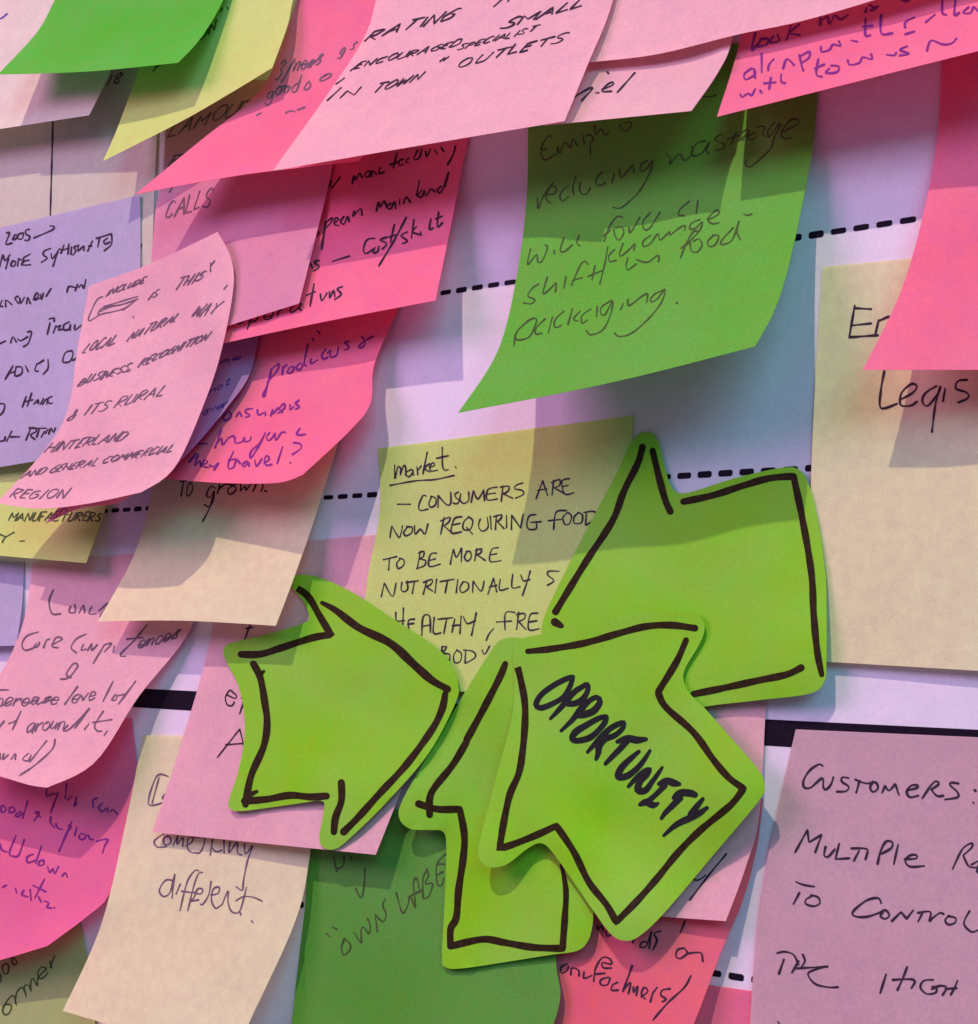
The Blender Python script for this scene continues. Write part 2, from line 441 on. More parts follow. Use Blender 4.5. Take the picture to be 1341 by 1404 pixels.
# ------------------------------------------------------------------ sticky notes, back to front
PG = 'pink sticky notes on the chart'; 
sheet('A', 'stone', [(-90, 70), (-90, 460)], [(222, 60), (212, 250), (207, 420)], (1, 2), 'large cream sheet at upper left carrying a thin vertical pen line, behind the lilac note')
sheet('R', 'hotpink', [(860, 1335), (858, 1600)], [(1210, 1384), (1200, 1640)], (2, 2), 'red-pink sheet peeking out at the bottom edge between the salmon note and the mauve note')
sheet('O', 'coral', [(745, 1090), (720, 1300), (650, 1500)], [(1046, 1095), (1038, 1160), (1018, 1235), (989, 1304), (951, 1404), (905, 1500)], (5, 7), 'salmon pink note reading manufacturers, below the bottom tip of the central arrow', power=1.5)
sheet('N0', 'mid', [(430, 1150), (408, 1330), (392, 1480)], [(700, 1160), (690, 1480)], (2, 2), 'dark green sheet showing only a sliver left of the OWN LABEL green note')
sheet('N', 'mid', [(428, 1120), (418, 1250), (418, 1404), (410, 1480)], [(775, 1090), (762, 1300), (768, 1370), (745, 1440)], (3, 6), 'green note reading OWN LABEL under the upward pointing arrow', bottom=[(410, 1500), (600, 1450), (768, 1369)])
sheet('M', 'sand', [(-170, 1240), (-170, 1560)], [(98, 1225), (120, 1320), (140, 1500)], (2, 3), 'olive yellow note in the bottom left corner with slanted writing')
sheet('K', 'magenta', [(-120, 960), (-125, 1180), (-140, 1330)], [(180, 985), (188, 1060), (184, 1135), (150, 1225), (125, 1252), (65, 1297)], (8, 12), 'magenta pink note with purple writing at the lower left edge', bottom=[(-140, 1310), (-40, 1314), (0, 1310), (65, 1297)], power=2.2)
sheet('C', 'lilac', [(-120, 765), (-120, 890)], [(33, 770), (30, 830), (22, 885)], (3, 3), 'small lilac sheet at the left edge under the lime-yellow note')
sheet('B', 'palepink', [(45, 772), (30, 860), (-10, 940), (-90, 1040)], [(285, 750), (262, 860), (190, 955), (130, 1045), (64, 1080)], (18, 18), 'pale pink note reading Core Competences at the left', bottom=[(-90, 1058), (0, 1072), (40, 1079), (64, 1080)], power=1.9)
sheet('D', 'yellow', [(-60, 610), (-60, 690), (-70, 755)], [(168, 610), (150, 680), (118, 772)], (6, 7), 'lime-yellow note with capital writing below the curled pale pink note', bottom=[(-70, 748), (20, 760), (118, 772)])
sheet('H', 'cream', [(196, 1008), (172, 1130), (138, 1270), (86, 1386)], [(442, 1010), (425, 1170), (404, 1265), (338, 1410), (322, 1455)], (13, 14), 'cream note reading something different at lower left', power=1.6, bottom=[(86, 1386), (140, 1402), (322, 1455)])
sheet('Q', 'palepink', [(770, 930), (760, 1090), (740, 1245)], [(1051, 940), (1041, 1115), (1022, 1190), (995, 1263)], (3, 5), 'pale pink note behind the right side of the central arrow')
sheet('F', 'palepink', [(306, 752), (285, 890), (245, 1030), (209, 1141)], [(640, 722), (610, 900), (562, 1050), (515, 1172)], (6, 7), 'pale pink note behind the left arrow')
sheet('V', 'yellow', [(518, 615), (521, 700), (503, 800), (490, 940)], [(868, 570), (862, 700), (840, 960)], (2, 2), 'lime-yellow market note about consumers and nutrition in the centre')
sheet('U', 'cream', [(1128, 366), (1114, 600), (1110, 800), (1112, 906)], [(1440, 335), (1430, 925)], (1.5, 2), 'tall cream note reading Legis at the right')
sheet('T', 'mauve', [(1091, 1000), (1062, 1130), (1040, 1250), (1028, 1404), (1022, 1500)], [(1460, 1016), (1450, 1520)], (1.5, 2), 'mauve note headed CUSTOMERS over the thick black line at lower right')
W_ol = [(886, 592), (901, 602), (911, 640), (921, 668), (940, 676), (1010, 655), (1075, 641), (1098, 646), (1110, 668), (1121, 712), (1130, 770), (1133, 812), (1133, 908), (1130, 935), (1110, 951), (1040, 960), (966, 969), (900, 985), (885, 1012), (855, 1012), (800, 965), (748, 880), (745, 852), (760, 815), (800, 735), (845, 650), (868, 603)]
cutout('W', 'lime', W_ol, [(886, 600, 1), (1100, 660, 1.5), (1125, 930, 4.5), (950, 960, 2.5), (770, 840, 1), (920, 800, 1)], 'upper right lime green arrow note with a square tail and no writing', group='lime green arrow notes')
Y_ol = [(701, 874), (684, 879), (671, 896), (640, 945), (590, 1030), (553, 1095), (547, 1120), (561, 1136), (590, 1138), (607, 1140), (612, 1160), (610, 1230), (606, 1310), (611, 1326), (640, 1327), (750, 1310), (790, 1304), (805, 1292), (812, 1270), (813, 1240), (806, 1180), (812, 1135), (850, 1125), (868, 1105), (860, 1075), (800, 980), (745, 900), (722, 878)]
cutout('Y', 'lime', Y_ol, [(700, 880, 1), (560, 1115, 4), (610, 1320, 2.5), (800, 1290, 4), (700, 1100, 1.5), (850, 1090, 1.5)], 'lower lime green arrow note pointing up, partly under the central arrow', group='lime green arrow notes')
X_ol = [(403, 789), (435, 791), (479, 810), (532, 844), (598, 888), (619, 912), (628, 938), (624, 965), (586, 1035), (529, 1101), (479, 1150), (460, 1164), (445, 1163), (438, 1150), (444, 1110), (440, 1098), (400, 1103), (332, 1112), (316, 1109), (314, 1097), (326, 1060), (334, 1020), (335, 979), (326, 938), (308, 902), (309, 886), (323, 880), (380, 866), (417, 854), (424, 846), (416, 825), (397, 800)]
cutout('X', 'lime', X_ol, [(404, 795, 1), (310, 890, 1.0), (318, 1108, 2), (455, 1160, 5), (627, 940, 2), (470, 960, 1)], 'left lime green arrow note pointing right with an empty drawn outline', group='lime green arrow notes')
Z_ol = [(715, 876), (745, 869), (784, 858), (865, 843), (935, 836), (958, 843), (966, 862), (958, 885), (940, 915), (937, 932), (945, 950), (966, 971), (1005, 1015), (1040, 1056), (1048, 1076), (1041, 1097), (980, 1170), (914, 1248), (880, 1281), (859, 1290), (838, 1281), (811, 1245), (785, 1207), (757, 1168), (742, 1156), (724, 1163), (693, 1186), (668, 1188), (656, 1172), (661, 1140), (682, 1060), (703, 977), (705, 920), (704, 890)]
cutout('Z', 'lime', Z_ol, [(715, 880, 1.5), (960, 850, 3), (1045, 1076, 8), (860, 1285, 8), (665, 1180, 8.5), (745, 1160, 6), (840, 1000, 2), (840, 1120, 3)], 'central lime green arrow note with the brush word OPPORTUNITY', group='lime green arrow notes')
sheet('E', 'cream', [(235, 500), (215, 640), (186, 755), (134, 852)], [(505, 500), (466, 600), (430, 715), (400, 800), (378, 858)], (10, 10), 'cream note reading To grown below the hot pink note', bottom=[(134, 852), (250, 851), (378, 858)])
sheet('DD', 'hotpink', [(362, 420), (352, 470), (320, 545), (214, 655)], [(560, 390), (545, 425), (513, 500), (508, 553), (480, 590), (415, 651)], (14, 20), 'hot pink note asking how far they travel, with purple writing', bottom=[(214, 655), (300, 662), (380, 662), (415, 651)], power=1.5)
sheet('EE', 'violet', [(210, 400), (150, 560), (110, 655)], [(362, 420), (353, 470), (341, 516), (314, 555), (275, 602), (228, 652)], (15, 20), 'narrow violet note peeking out beside the curled pale pink note')
sheet('CC', 'hotpink', [(332, 170), (330, 330), (304, 471)], [(660, 140), (640, 200), (618, 310), (597, 412)], (11, 13), 'hot pink note reading manufacturing and mainland beside the chart dashes', bottom=[(304, 471), (440, 442), (597, 412)])
sheet('AA', 'lilac', [(-120, 340), (-120, 660)], [(192, 267), (192, 370), (185, 480), (172, 612)], (3, 5), 'lilac note headed 2005 at the left edge')
sheet('FF2', 'rosepink', [(190, 500), (120, 640), (62, 718)], [(290, 500), (190, 670), (112, 694)], (16, 16), 'mauve pink note corner peeking from under the curled pale pink note')
sheet('BB', 'rosepink', [(228, 110), (224, 230), (212, 300), (200, 485)], [(470, 110), (456, 225), (434, 320), (410, 416)], (5, 7), 'rose pink note reading CALLS, over the left side of the hot pink note', bottom=[(200, 485), (315, 446), (410, 416)])
sheet('FF', 'palepink', [(122, 392), (106, 480), (92, 565), (55, 625), (-6, 690)], [(298, 318), (316, 352), (320, 392), (306, 470), (284, 542), (240, 640), (193, 675)], (20, 18), 'curled pale pink note about the local area way and its rural hinterland', bottom=[(-6, 694), (55, 700), (120, 692), (193, 675)], top=[(122, 392), (205, 362), (298, 318)], power=1.6, h0=0.002)
sheet('MM', 'green', [(724, 60), (724, 190), (722, 270), (710, 370), (683, 480), (628, 566)], [(1124, 60), (1118, 170), (1104, 260), (1080, 370), (1060, 430), (1035, 475)], (25.5, 25.5), 'bright green note about reducing wastage and packaging at top centre', bottom=[(628, 566), (840, 524), (1035, 475)], power=2.0)
sheet('LL', 'hotpink', [(1292, 20), (1287, 170), (1268, 285), (1235, 400), (1183, 507)], [(1500, 20), (1490, 290), (1480, 507)], (14, 12), 'blank hot pink note curling out at the right edge', power=2.0)
sheet('KK', 'hotpink', [(1040, -80), (1014, 58), (983, 160)], [(1460, -150), (1440, 45)], (18, 20), 'hot pink note at top right with purple writing about towns', power=2.2)
sheet('GG', 'hotpink', [(425, -60), (376, 90), (337, 143), (277, 191), (186, 266)], [(610, -60), (570, 120), (491, 221)], (18, 16), 'hot pink note under the lime-yellow note at upper left, pointed corner hanging low', bottom=[(186, 266), (330, 240), (491, 221)])
sheet('II', 'palepink', [(800, -60), (790, 60), (745, 172)], [(1020, -60), (1004, 52), (985, 98), (948, 152)], (23, 21), 'pale pink note ending in riel at top centre', power=2.2)
sheet('JJ', 'palepink', [(855, -120), (838, 10), (800, 86)], [(1420, -170), (1390, -60)], (10, 12), 'pale pink note with no writing along the top edge', bottom=[(800, 86), (900, 76), (1010, 51), (1130, 26), (1390, -50)], power=1.4)
sheet('HH', 'palepink', [(545, -110), (518, -10), (500, 50), (450, 128), (374, 234)], [(865, -110), (838, 8), (805, 90), (774, 166)], (24, 22), 'large pale pink note reading IN TOWN OUTLETS at top centre', bottom=[(374, 234), (560, 202), (774, 166)], power=1.5)
sheet('PP', 'white', [(-110, -100), (-110, 195)], [(215, -100), (180, 20), (150, 100), (122, 158)], (10, 11), 'off-white sheet in the top left corner under the bright green note', bottom=[(-110, 205), (0, 182), (122, 158)])
sheet('OO', 'yellow', [(240, -80), (212, 30), (165, 165), (141, 221)], [(440, -90), (405, -10), (394, 35), (373, 93)], (14, 12), 'lime-yellow note with a sharp lower corner beside the bright green note', bottom=[(141, 221), (260, 160), (373, 93)])
sheet('NN', 'leaf', [(120, -90), (75, 0), (50, 45), (-3, 102)], [(345, -90), (306, 0), (275, 52), (244, 86)], (22, 20), 'plain bright green note curling out at the top left', bottom=[(-3, 102), (120, 98), (244, 86)])

# ------------------------------------------------------------------ writing
text_part('BB', 'soft', [("LAMOUR", 231, 187, 337, 153, 22, 30), ("P", 231, 228, 243, 225, 22, 35), ("I", 230, 265, 232, 264, 12, 35), ("CALLS", 227, 300, 286, 282, 24, 15)], w=2.1)
text_part('GG', 'soft', [("3/ness", 378, 108, 440, 86, 24, 20), ("g s", 466, 74, 486, 66, 18, 25), ("good o", 366, 134, 425, 121, 22, 15), ("o", 438, 114, 452, 108, 18, 20)], [[(352, 158), (358, 155)], [(392, 155), (398, 152), (404, 153)], [(408, 151), (418, 147)]], w=2.1)
text_part('F', 'pen', [("ef", 307, 968, 340, 974, 36, 15), ("A", 300, 1035, 332, 1030, 40, 15), ("f", 333, 876, 343, 873, 26, 18)], w=2.4)
text_part('M', 'grn', [("oo8", -2, 1350, 25, 1316, 22, -30), ("former", -8, 1410, 80, 1322, 26, -25)], w=2.1)
text_part('E', 'pen', [("TO", 244, 682, 263, 680, 20, 10), ("grown.", 283, 680, 366, 672, 26, 12)], [[(292, 682), (286, 700), (278, 715)]], w=2.1)
text_part('D', 'grn', [("MANUFACTURERS", 12, 714, 137, 714, 12, 25), ("Y.", -4, 744, 33, 742, 16, 20)], w=2.1)
text_part('Q', 'pen', [], [[(949, 1204), (957, 1207), (968, 1200)], [(996, 1171), (972, 1200), (946, 1234)]], w=2.4)
text_part('OO', 'grn', [("ON", 273, 57, 294, 42, 14, 15), ('"', 302, 22, 308, 20, 12, 20), ("r", 210, 98, 216, 96, 12, 25)], w=2.0)
text_part('EE', 'blue', [("ne", 302, 500, 328, 493, 12, 20), ("not", 286, 541, 314, 527, 12, 20), ("over", 278, 571, 310, 557, 12, 20)], w=1.4)
text_part('PP', 'blue', [], [[(0, 26), (4, 24), (10, 19)]], w=2.0)
text_part('A', 'soft', [("18", 145, 116, 165, 113, 14, 25)])
text_part('A', 'pen', [], [[(73, 160), (71, 230), (69, 299)]], w=2.4, name='pen_line')
text_part('A', 'pen', [], [[(194, 335), (189, 360), (186, 374), (186, 374), (205, 370)]], w=2.4, name='pen_line')
text_part('FF2', 'soft', [("SO", 70, 712, 90, 706, 10)], w=1.6)

# strokes followed one by one from the photograph's handwriting
def trace(key, mat, w, groups, words=()):  # words: (text, x0, y0, x1, y1, cap, lean, width, jitter)
    ik = Ink(SHEETS[key])
    for st, sc, ox, oy in groups:
        for q in conv(st, sc, ox, oy): ik.stroke([(x + random.gauss(0, .15), y + random.gauss(0, .15)) for x, y in q], w * random.uniform(.88, 1.12), step=2.6, press=0.22)
    for a in words: write(ik, *a)
    return ik.build('handwriting', INK[mat])
trace('T', 'pen', 2.9, [('325,95 300,85 240,125 200,190 205,235 245,240 285,205 325,178 330,240 350,250 380,215 395,170|495,175 455,170 450,200 495,230 480,260 420,265|540,185 600,210 640,208|565,195 545,270|655,200 635,235 655,265 685,245 680,210 650,200|715,270 735,225 735,225 760,255 800,215 800,215 825,285|875,255 940,240 945,222 905,225 875,265 895,300 950,290|975,310 1040,215 1070,195 1085,215 1035,250 1035,250 1075,290 1115,290|1215,210 1165,205 1160,225 1205,265 1210,300 1125,315|1320,254 1325,260|1310,333 1314,339|145,660 225,515 225,515 235,595 235,595 320,545 320,545 275,660|345,625 335,680 360,690 405,640|435,605 410,705 410,705 500,700|515,635 600,635 620,650 605,705|565,650 530,715|685,735 705,650 740,590 780,595 775,630 710,670|820,610 790,740|865,705 935,700 940,680 900,680 865,715 895,755 990,750|1175,770 1240,640 1300,600 1300,630 1245,680 1245,680 1280,750 1340,760|1300,740 1350,720 1335,785 1360,800|150,855 200,875 270,885', 4.772, 1060, 1030), ('250,65 215,130|330,80 290,105 290,130 340,145 375,125 365,90 320,75|750,125 730,95 660,110 580,175 590,205 660,210 750,180|760,180 745,205 775,220 800,200 780,170 755,175|815,235 870,180 870,180 905,220 905,220 945,170|975,185 1050,180 1045,235 1065,215 1110,185 1130,192|1000,190 975,240|1165,200 1140,230 1160,255 1200,245 1205,215 1160,205|1290,175 1255,250 1300,300 1341,290|115,430 160,422 215,440 245,500|155,470 125,555|245,480 205,550|270,440 285,480 260,520|215,525 400,515 425,512 425,512 320,540 305,570 350,620 430,640 485,638|780,560 745,675|820,595 930,590 955,605 935,645|910,515 880,590 850,655|1065,595 1010,600 990,640 1030,680 1085,670 1085,640 1060,635|1060,650 1110,630 1150,640 1125,685|1215,600 1195,650 1175,685|1140,650 1210,645|120,850 150,900', 4.455, 1040, 1210)])
trace('U', 'pen', 2.9, [('775,400 750,545 750,545 880,535|775,410 850,415|765,490 850,480|885,465 870,530|885,470 930,450|910,700 895,790 895,870 970,850|985,830 1040,800 1060,770 1035,760 990,800 985,855 1030,860 1060,840|1150,770 1100,800 1085,840 1110,860 1160,800 1170,770 1145,850 1130,980|1190,780 1180,840|1290,740 1250,745 1240,780 1290,800 1295,825 1250,845', 3.3525, 941, 300)])
trace('MM', 'grn', 2.0, [('240,320 220,310 170,370 150,440 200,430|150,440 150,500 190,530 245,505 270,480|290,490 300,410 320,470 370,370 420,420 440,340 480,400|530,300 545,380|560,320 600,300 630,350 600,380 600,480|640,220 650,300 700,250 740,310 770,270|870,210 900,260 940,260 980,210 970,190 910,190|115,880 120,980 160,880 220,790 260,745|215,850 270,840 290,800 250,770 200,840 200,900 240,930|400,770 340,820 320,880 350,910 400,870|465,680 440,780 450,850|510,740 500,800 520,845 570,840 600,790|710,640 660,700 655,750 690,770 740,740|820,660 800,745|870,620 880,700 940,640 990,580 1000,650|1130,540 1080,560 1060,610 1070,635 1120,610 1180,530 1180,530 1150,640 1060,810 940,930 870,975 810,970', 6.705, 720, 140), ('85,515 125,560 120,610 200,520 240,570 280,560 320,490 310,450|430,400 350,430 310,500 330,535 400,510 470,410 470,410 440,490 455,515|580,345 530,370 515,400 590,430 590,470 510,490|700,330 650,440|620,390 740,350|720,400 810,330 780,310 730,360 760,400|860,330 800,370 830,400 870,370|880,280 950,280 930,340 960,370|1040,240 980,310 990,370 1070,260 1085,270 1030,380 1000,470 900,570 820,630 780,610 790,580|1110,330 1230,260 1240,220 1180,220 1100,320 1110,380 1190,380|290,930 210,1000 195,1050 240,1060|365,925 350,1040|450,1095 540,1050 545,1015 510,1020 450,1090 490,1130 550,1120|765,1045 800,1055 835,1040|400,10 460,20 520,5', 6.386, 900, 130), ('185,280 160,380 165,420 240,330 250,390 290,390 340,270 320,240|400,290 405,320|490,180 460,290 500,300 570,240|635,150 610,220 640,250|260,600 200,640 160,710 225,745 190,780 120,775|340,540 300,690 390,620 420,590 415,670|510,530 490,640|710,420 690,390 640,430 560,610|570,570 660,540|780,430 750,565|715,530 840,480|30,1165 60,1040 180,930 240,930 180,1080 80,1115 50,1100|320,920 240,1000 230,1060 290,1050|385,905 350,1045|490,850 410,930 410,1000 470,980|570,830 530,970|640,850 580,920 620,940|740,830 660,890 660,960 710,930|800,810 790,900|930,750 840,810 830,870 870,880 940,760 920,880 850,1020 740,1070 700,1030|1040,780 1010,835|1080,740 1090,800 1200,720 1260,690 1250,770', 6.705, 700, 300), ('205,170 160,165 100,240 50,370|45,330 100,280|130,270 150,340 180,360 215,300 200,250 150,260|260,250 270,300 350,170|440,130 380,200 380,260 410,275 450,240|450,240 520,130|80,420 60,540 15,725|140,440 90,490 100,540 150,530|210,390 180,480 200,490 270,430 310,390 300,440|440,320 380,370 380,415 440,390 500,310 520,360 600,290 600,320 680,260 730,240 725,280|850,190 780,220 770,270 820,260 870,210 850,280 740,400|250,510 235,570 250,610 320,560|320,520 380,545 430,540 490,495 510,500 505,540|840,290 800,290 740,380 690,510|695,430 760,370|770,380 780,450 830,460 870,400 840,350 800,370|970,320 920,370 930,415 980,400 1010,330 960,320|1130,260 1030,370 1040,400 1120,360 1180,200 1160,290 1190,360|560,770 480,810 440,850 450,880 500,850 560,770 530,880 420,1020 280,1140 180,1165 140,1140|655,885 662,890', 6.095, 820, 270)])
trace('DD', 'purple', 2.6, [('470,180 440,220 480,245 520,200 490,160|565,210 590,170 610,205|715,135 660,145 650,170 690,200 650,215|760,150 770,195 830,170 830,200|880,200 900,140 900,185 950,130|950,180 1010,130 1000,90 960,140 990,170|1060,100 1060,150 1090,120|1140,60 1110,90 1145,120 1110,140|220,460 295,460|425,335 370,495|390,450 430,410 440,470 500,400 540,390|550,400 560,450 620,440 640,400 640,440 690,430 700,395|830,360 760,500 700,590 700,530 790,450|870,360 840,400 860,430 900,400 920,360 930,430 980,360 1015,355|1150,320 1120,370 1150,380 1200,370|195,550 130,630|150,600 180,590|215,560 180,660 230,620 240,670|250,660 300,630 270,610 260,665 310,680|320,660 360,670 400,635 360,700|540,530 490,640 500,690 530,680|490,610 560,600|540,680 570,610 600,640|660,620 620,650 640,670 680,630 680,665|735,610 750,665 800,600|820,640 870,600 840,570 820,620 840,660 890,650|990,490 940,640|1090,450 1150,460 1160,500 1080,560|1060,630 1066,636', 6.705, 240, 540), ('170,490 130,640 80,760 100,765 130,620|170,490 240,440 230,500 150,600|285,470 275,550|285,480 320,450|350,480 330,530 370,530 400,470 360,470|470,430 430,460 430,500 470,490 490,440|540,240 500,420 520,460|570,390 570,440 640,400|720,290 680,350 700,390 740,370|740,330 770,300 770,370 830,350 850,265|960,210 915,220 950,260 950,290 915,295|1200,160 1100,220 1060,270 1100,270 1120,220 1090,160|585,180 595,200|640,110 660,130', 7.45, 350, 440)])
trace('CC', 'pen', 2.5, [('180,370 190,330|200,380 260,300|355,350 370,290 380,320 410,270 430,300|490,250 460,260 455,290 480,295 500,250|500,290 515,250 540,280|570,220 560,270 600,260|700,110 670,230|650,200 710,180|750,160 720,170 720,205 750,200|790,150 765,180 790,190|860,90 830,160 870,150 890,80|920,100 930,140 960,80|990,90 1010,120|1040,70 1060,100|1150,60 1130,130 1090,200|70,700 60,760 100,730 70,710|150,640 120,855|150,650 200,610 190,650 150,690|220,650 250,620 225,610 215,660 250,670|290,600 265,640 290,660 320,600 330,640|360,600 370,560|370,590 420,540 430,590|540,560 560,490 570,530 600,480 620,530|650,500 620,530 650,540 680,490 690,540|720,470 720,510|750,500 770,450 800,490|870,330 850,440|890,400 860,440 890,450 910,400 920,440|930,440 960,390 990,410|1040,370 1010,400 1040,410 1100,255 1070,370|530,770 470,780 440,850 460,885 520,850|530,840 515,880 550,870 560,830|620,760 570,780 620,810 590,850|680,660 650,800|640,760 700,740|770,605 680,780 560,980|780,720 730,750 780,790 740,810|830,625 810,770|850,680 820,720 870,740|880,720 885,745|960,620 950,700 980,690|1020,570 1010,680 1050,650|1000,620 1050,600|205,945 270,925 335,905|5,1010 30,960 50,1000|100,940 65,950 100,990 60,1020|60,1120 30,1290|0,1210 70,1180|110,1200 120,1250 160,1190|180,1180 180,1230 210,1170 220,1220|280,1140 240,1160 270,1200 220,1240', 5.618, 420, 190)], [("opera", 322, 447, 413, 425, 22, 15)])
trace('KK', 'purple', 2.9, [('140,180 120,270 150,240|170,215 150,250 200,240 210,210 170,210|240,195 220,230 270,220 260,190|330,140 310,215|380,130 320,180 320,180 380,190|490,90 490,135|500,110 530,90 540,130 570,85 600,105 640,80|740,45 735,65|760,30 790,50 760,60 800,35|930,0 950,8 970,0|120,370 80,400 90,430 140,400 130,370 140,420|175,290 175,390|240,320 215,350 210,380|290,370 310,320 350,350|380,300 390,350 400,380|390,300 430,280 430,310 390,340|495,255 500,280 540,270 560,240 600,250 590,225|660,220 690,225|735,100 735,190 760,190|720,145 770,140|820,80 820,180 880,180|1000,95 950,120 950,150|950,185 1000,170|1060,120 1110,80|1150,0 1150,70 1170,80|1220,0 1215,80 1240,70|1290,40 1260,70 1300,70 1320,40 1340,60|60,510 70,525 100,505 120,515 140,480|170,490 175,500|225,420 215,480|190,450 250,445|280,400 280,440 300,450|480,320 470,400 500,415|460,370 510,350|540,370 520,395 580,390 590,360 550,355|640,325 650,350 700,340 720,310 770,320 765,295|850,295 890,300 900,285|960,250 920,270 970,290 920,300|1065,275 1090,220 1150,240 1200,235 1225,210', 3.933, 1000, 0)])
trace('H', 'soft', 2.1, [('180,25 90,100 120,160 210,155|220,40 180,80 200,140 260,110 240,50 190,60|280,140 330,40 330,40 320,130 380,60 380,150|400,150 470,110 480,60 430,80 430,180 490,220|490,60 600,70 560,210 500,215|680,80 660,240|670,160 720,210 780,190|800,90 800,220|860,110 850,220 930,110 940,220 980,240|1010,130 1020,230 1090,150 1040,300 1000,500 985,600 925,565|280,500 200,500 140,600 180,665 250,620 300,430 280,560 270,680|350,540 310,640|540,400 500,400 420,520 350,810|580,420 540,430 490,560 430,810|370,610 470,625|480,620 560,640 580,590 530,590 490,680 450,710 540,700|670,510 640,650 580,745 560,740|670,650 740,630 750,570 690,590 670,700 710,785 770,750|780,750 840,610 840,720 880,820 960,810 1030,570|920,710 1000,665 1100,670 1190,710|1080,910 1095,930|960,820 970,850', 7.45, 200, 1140), ('730,330 680,330 645,450 720,440|690,335 660,445|725,400 705,425 730,440', 3.162, 0, 960)])
trace('N', 'grn', 2.2, [('120,230 130,300 150,340 210,310 210,230|140,340 150,370|275,230 280,260|320,520 370,610 400,500 405,340|50,940 85,970|110,880 150,900|220,980 190,1060 210,1135 270,1080 260,1020 210,990|310,930 370,1020 370,900 400,880 440,940 455,870 430,800|520,920 500,760 500,760 570,830 600,760 570,680 590,620|695,565 750,745 800,680 820,590 870,700 850,480 880,430 910,560|830,590 930,540|980,350 940,430 940,600|970,340 990,400 960,480 1030,480 990,600 940,610|1140,300 1080,300 1060,330 1070,480 1110,495 1130,430|1070,400 1120,370|1150,205 1090,260 1070,300', 6.705, 440, 1140)])
trace('O', 'pen', 2.5, [('440,110 450,140 470,110 490,140|510,150 520,190 550,170|720,210 715,240|830,240 790,230 770,270 820,260 860,150 840,280|930,150 880,170 900,220 870,290|1115,75 1080,160|1110,280 1060,290 1045,340 1080,360 1130,320 1120,290|1130,320 1200,310 1240,320 1250,380|210,400 160,430 170,470 210,450 220,420|240,480 250,430 300,450 300,490|340,460 340,510 400,490|550,430 490,430 480,390 550,400 540,360 480,350 430,430 415,530|420,480 500,470|530,500 470,520 470,560 520,560 540,510|600,540 560,560 550,600 600,600|710,415 640,610|650,590 700,540 680,625|720,580 720,620 750,570 740,640|780,650 830,610 800,580 780,630 810,670|870,610 850,690|870,620 900,580|1000,590 940,600 930,640 970,670 940,690|1160,490 1110,580 980,700 870,830', 5.588, 740, 1250)])
trace('B', 'soft', 2.2, [('380,-60 350,20 370,110 430,110|500,60 490,100 530,100 530,50|560,105 590,50 600,100|650,60 630,110 680,110|700,90 770,35 710,130|270,240 190,270 155,330 180,370 240,350|260,320 240,350 270,340 280,310|310,350 330,300 350,290|370,330 440,290 400,280 370,340 410,350|610,255 540,290 505,350 540,385|590,330 575,370 610,360|620,370 650,320 650,370 690,330|740,330 660,465|740,330 790,320 740,380|810,340 800,380|1040,190 960,290 850,400 890,410|900,290 1010,280|430,575 490,560 550,480 520,465 470,540 500,560|0,650 60,650|550,625 460,750|800,590 730,730|820,680 790,720 820,720 830,690|960,590 840,750|830,690 890,680|0,910 30,870|150,800 90,930|60,890 110,870|480,900 450,940 500,920 635,780 530,920|630,890 600,930|730,800 670,900 690,940 720,940|660,880 790,860|760,940 740,970|0,1100 0,1140|30,1100 20,1140 60,1110|80,1140 110,1100 110,1140|200,1100 160,1140 200,1150 220,1110|330,1010 210,1160|390,1000 370,1070 250,1180 140,1255', 5.158, 0, 820)], [('increase', -14, 969, 78, 965, 20, 22, 2.1, .25), ('eve', 97, 965, 129, 958, 22, 22, 2.1, .25), ('aroun', 36, 1003, 86, 1000, 24, 22, 2.1, .25), ('ences', 188, 891, 244, 874, 22, 22, 2.1, .25)])
trace('K', 'purple', 2.4, [('450,150 450,220 500,200|560,190 490,380|500,200 560,200|640,100 630,240|650,260 690,220|740,230 715,320 740,290|940,240 900,260 900,330|990,290 950,330 990,370 1030,330 1040,370|1070,370 1090,350 1130,390|10,330 20,380 60,350 30,310 10,330|100,330 90,380 140,370 130,330 90,335|200,370 150,400 170,420 220,390|265,270 220,430|330,460 380,380 340,380 390,420|490,420 490,480 530,520|540,490 560,530 600,540|690,470 570,750|660,500 690,520 650,560|740,520 720,600|780,580 760,620 800,640 830,600 790,580|850,600 870,640 900,640|930,660 980,640 1040,640 1010,700 990,770|0,680 20,740 70,760|155,600 90,770 130,800|235,640 180,790 130,800|320,780 260,810 270,860 340,840|400,705 340,870|380,850 370,890 420,880 420,840 380,850|460,900 480,960 510,920 530,970 560,900|600,990 630,960 650,1000|20,1100 60,1080|150,1110 160,1150|230,1130 210,1170 270,1190|290,1120 300,1220|430,1020 340,1200|320,1080 440,1140|370,1190 400,1240|430,1230 470,1250 450,1290 500,1300|520,1295 530,1300', 7.02, 0, 1060)])
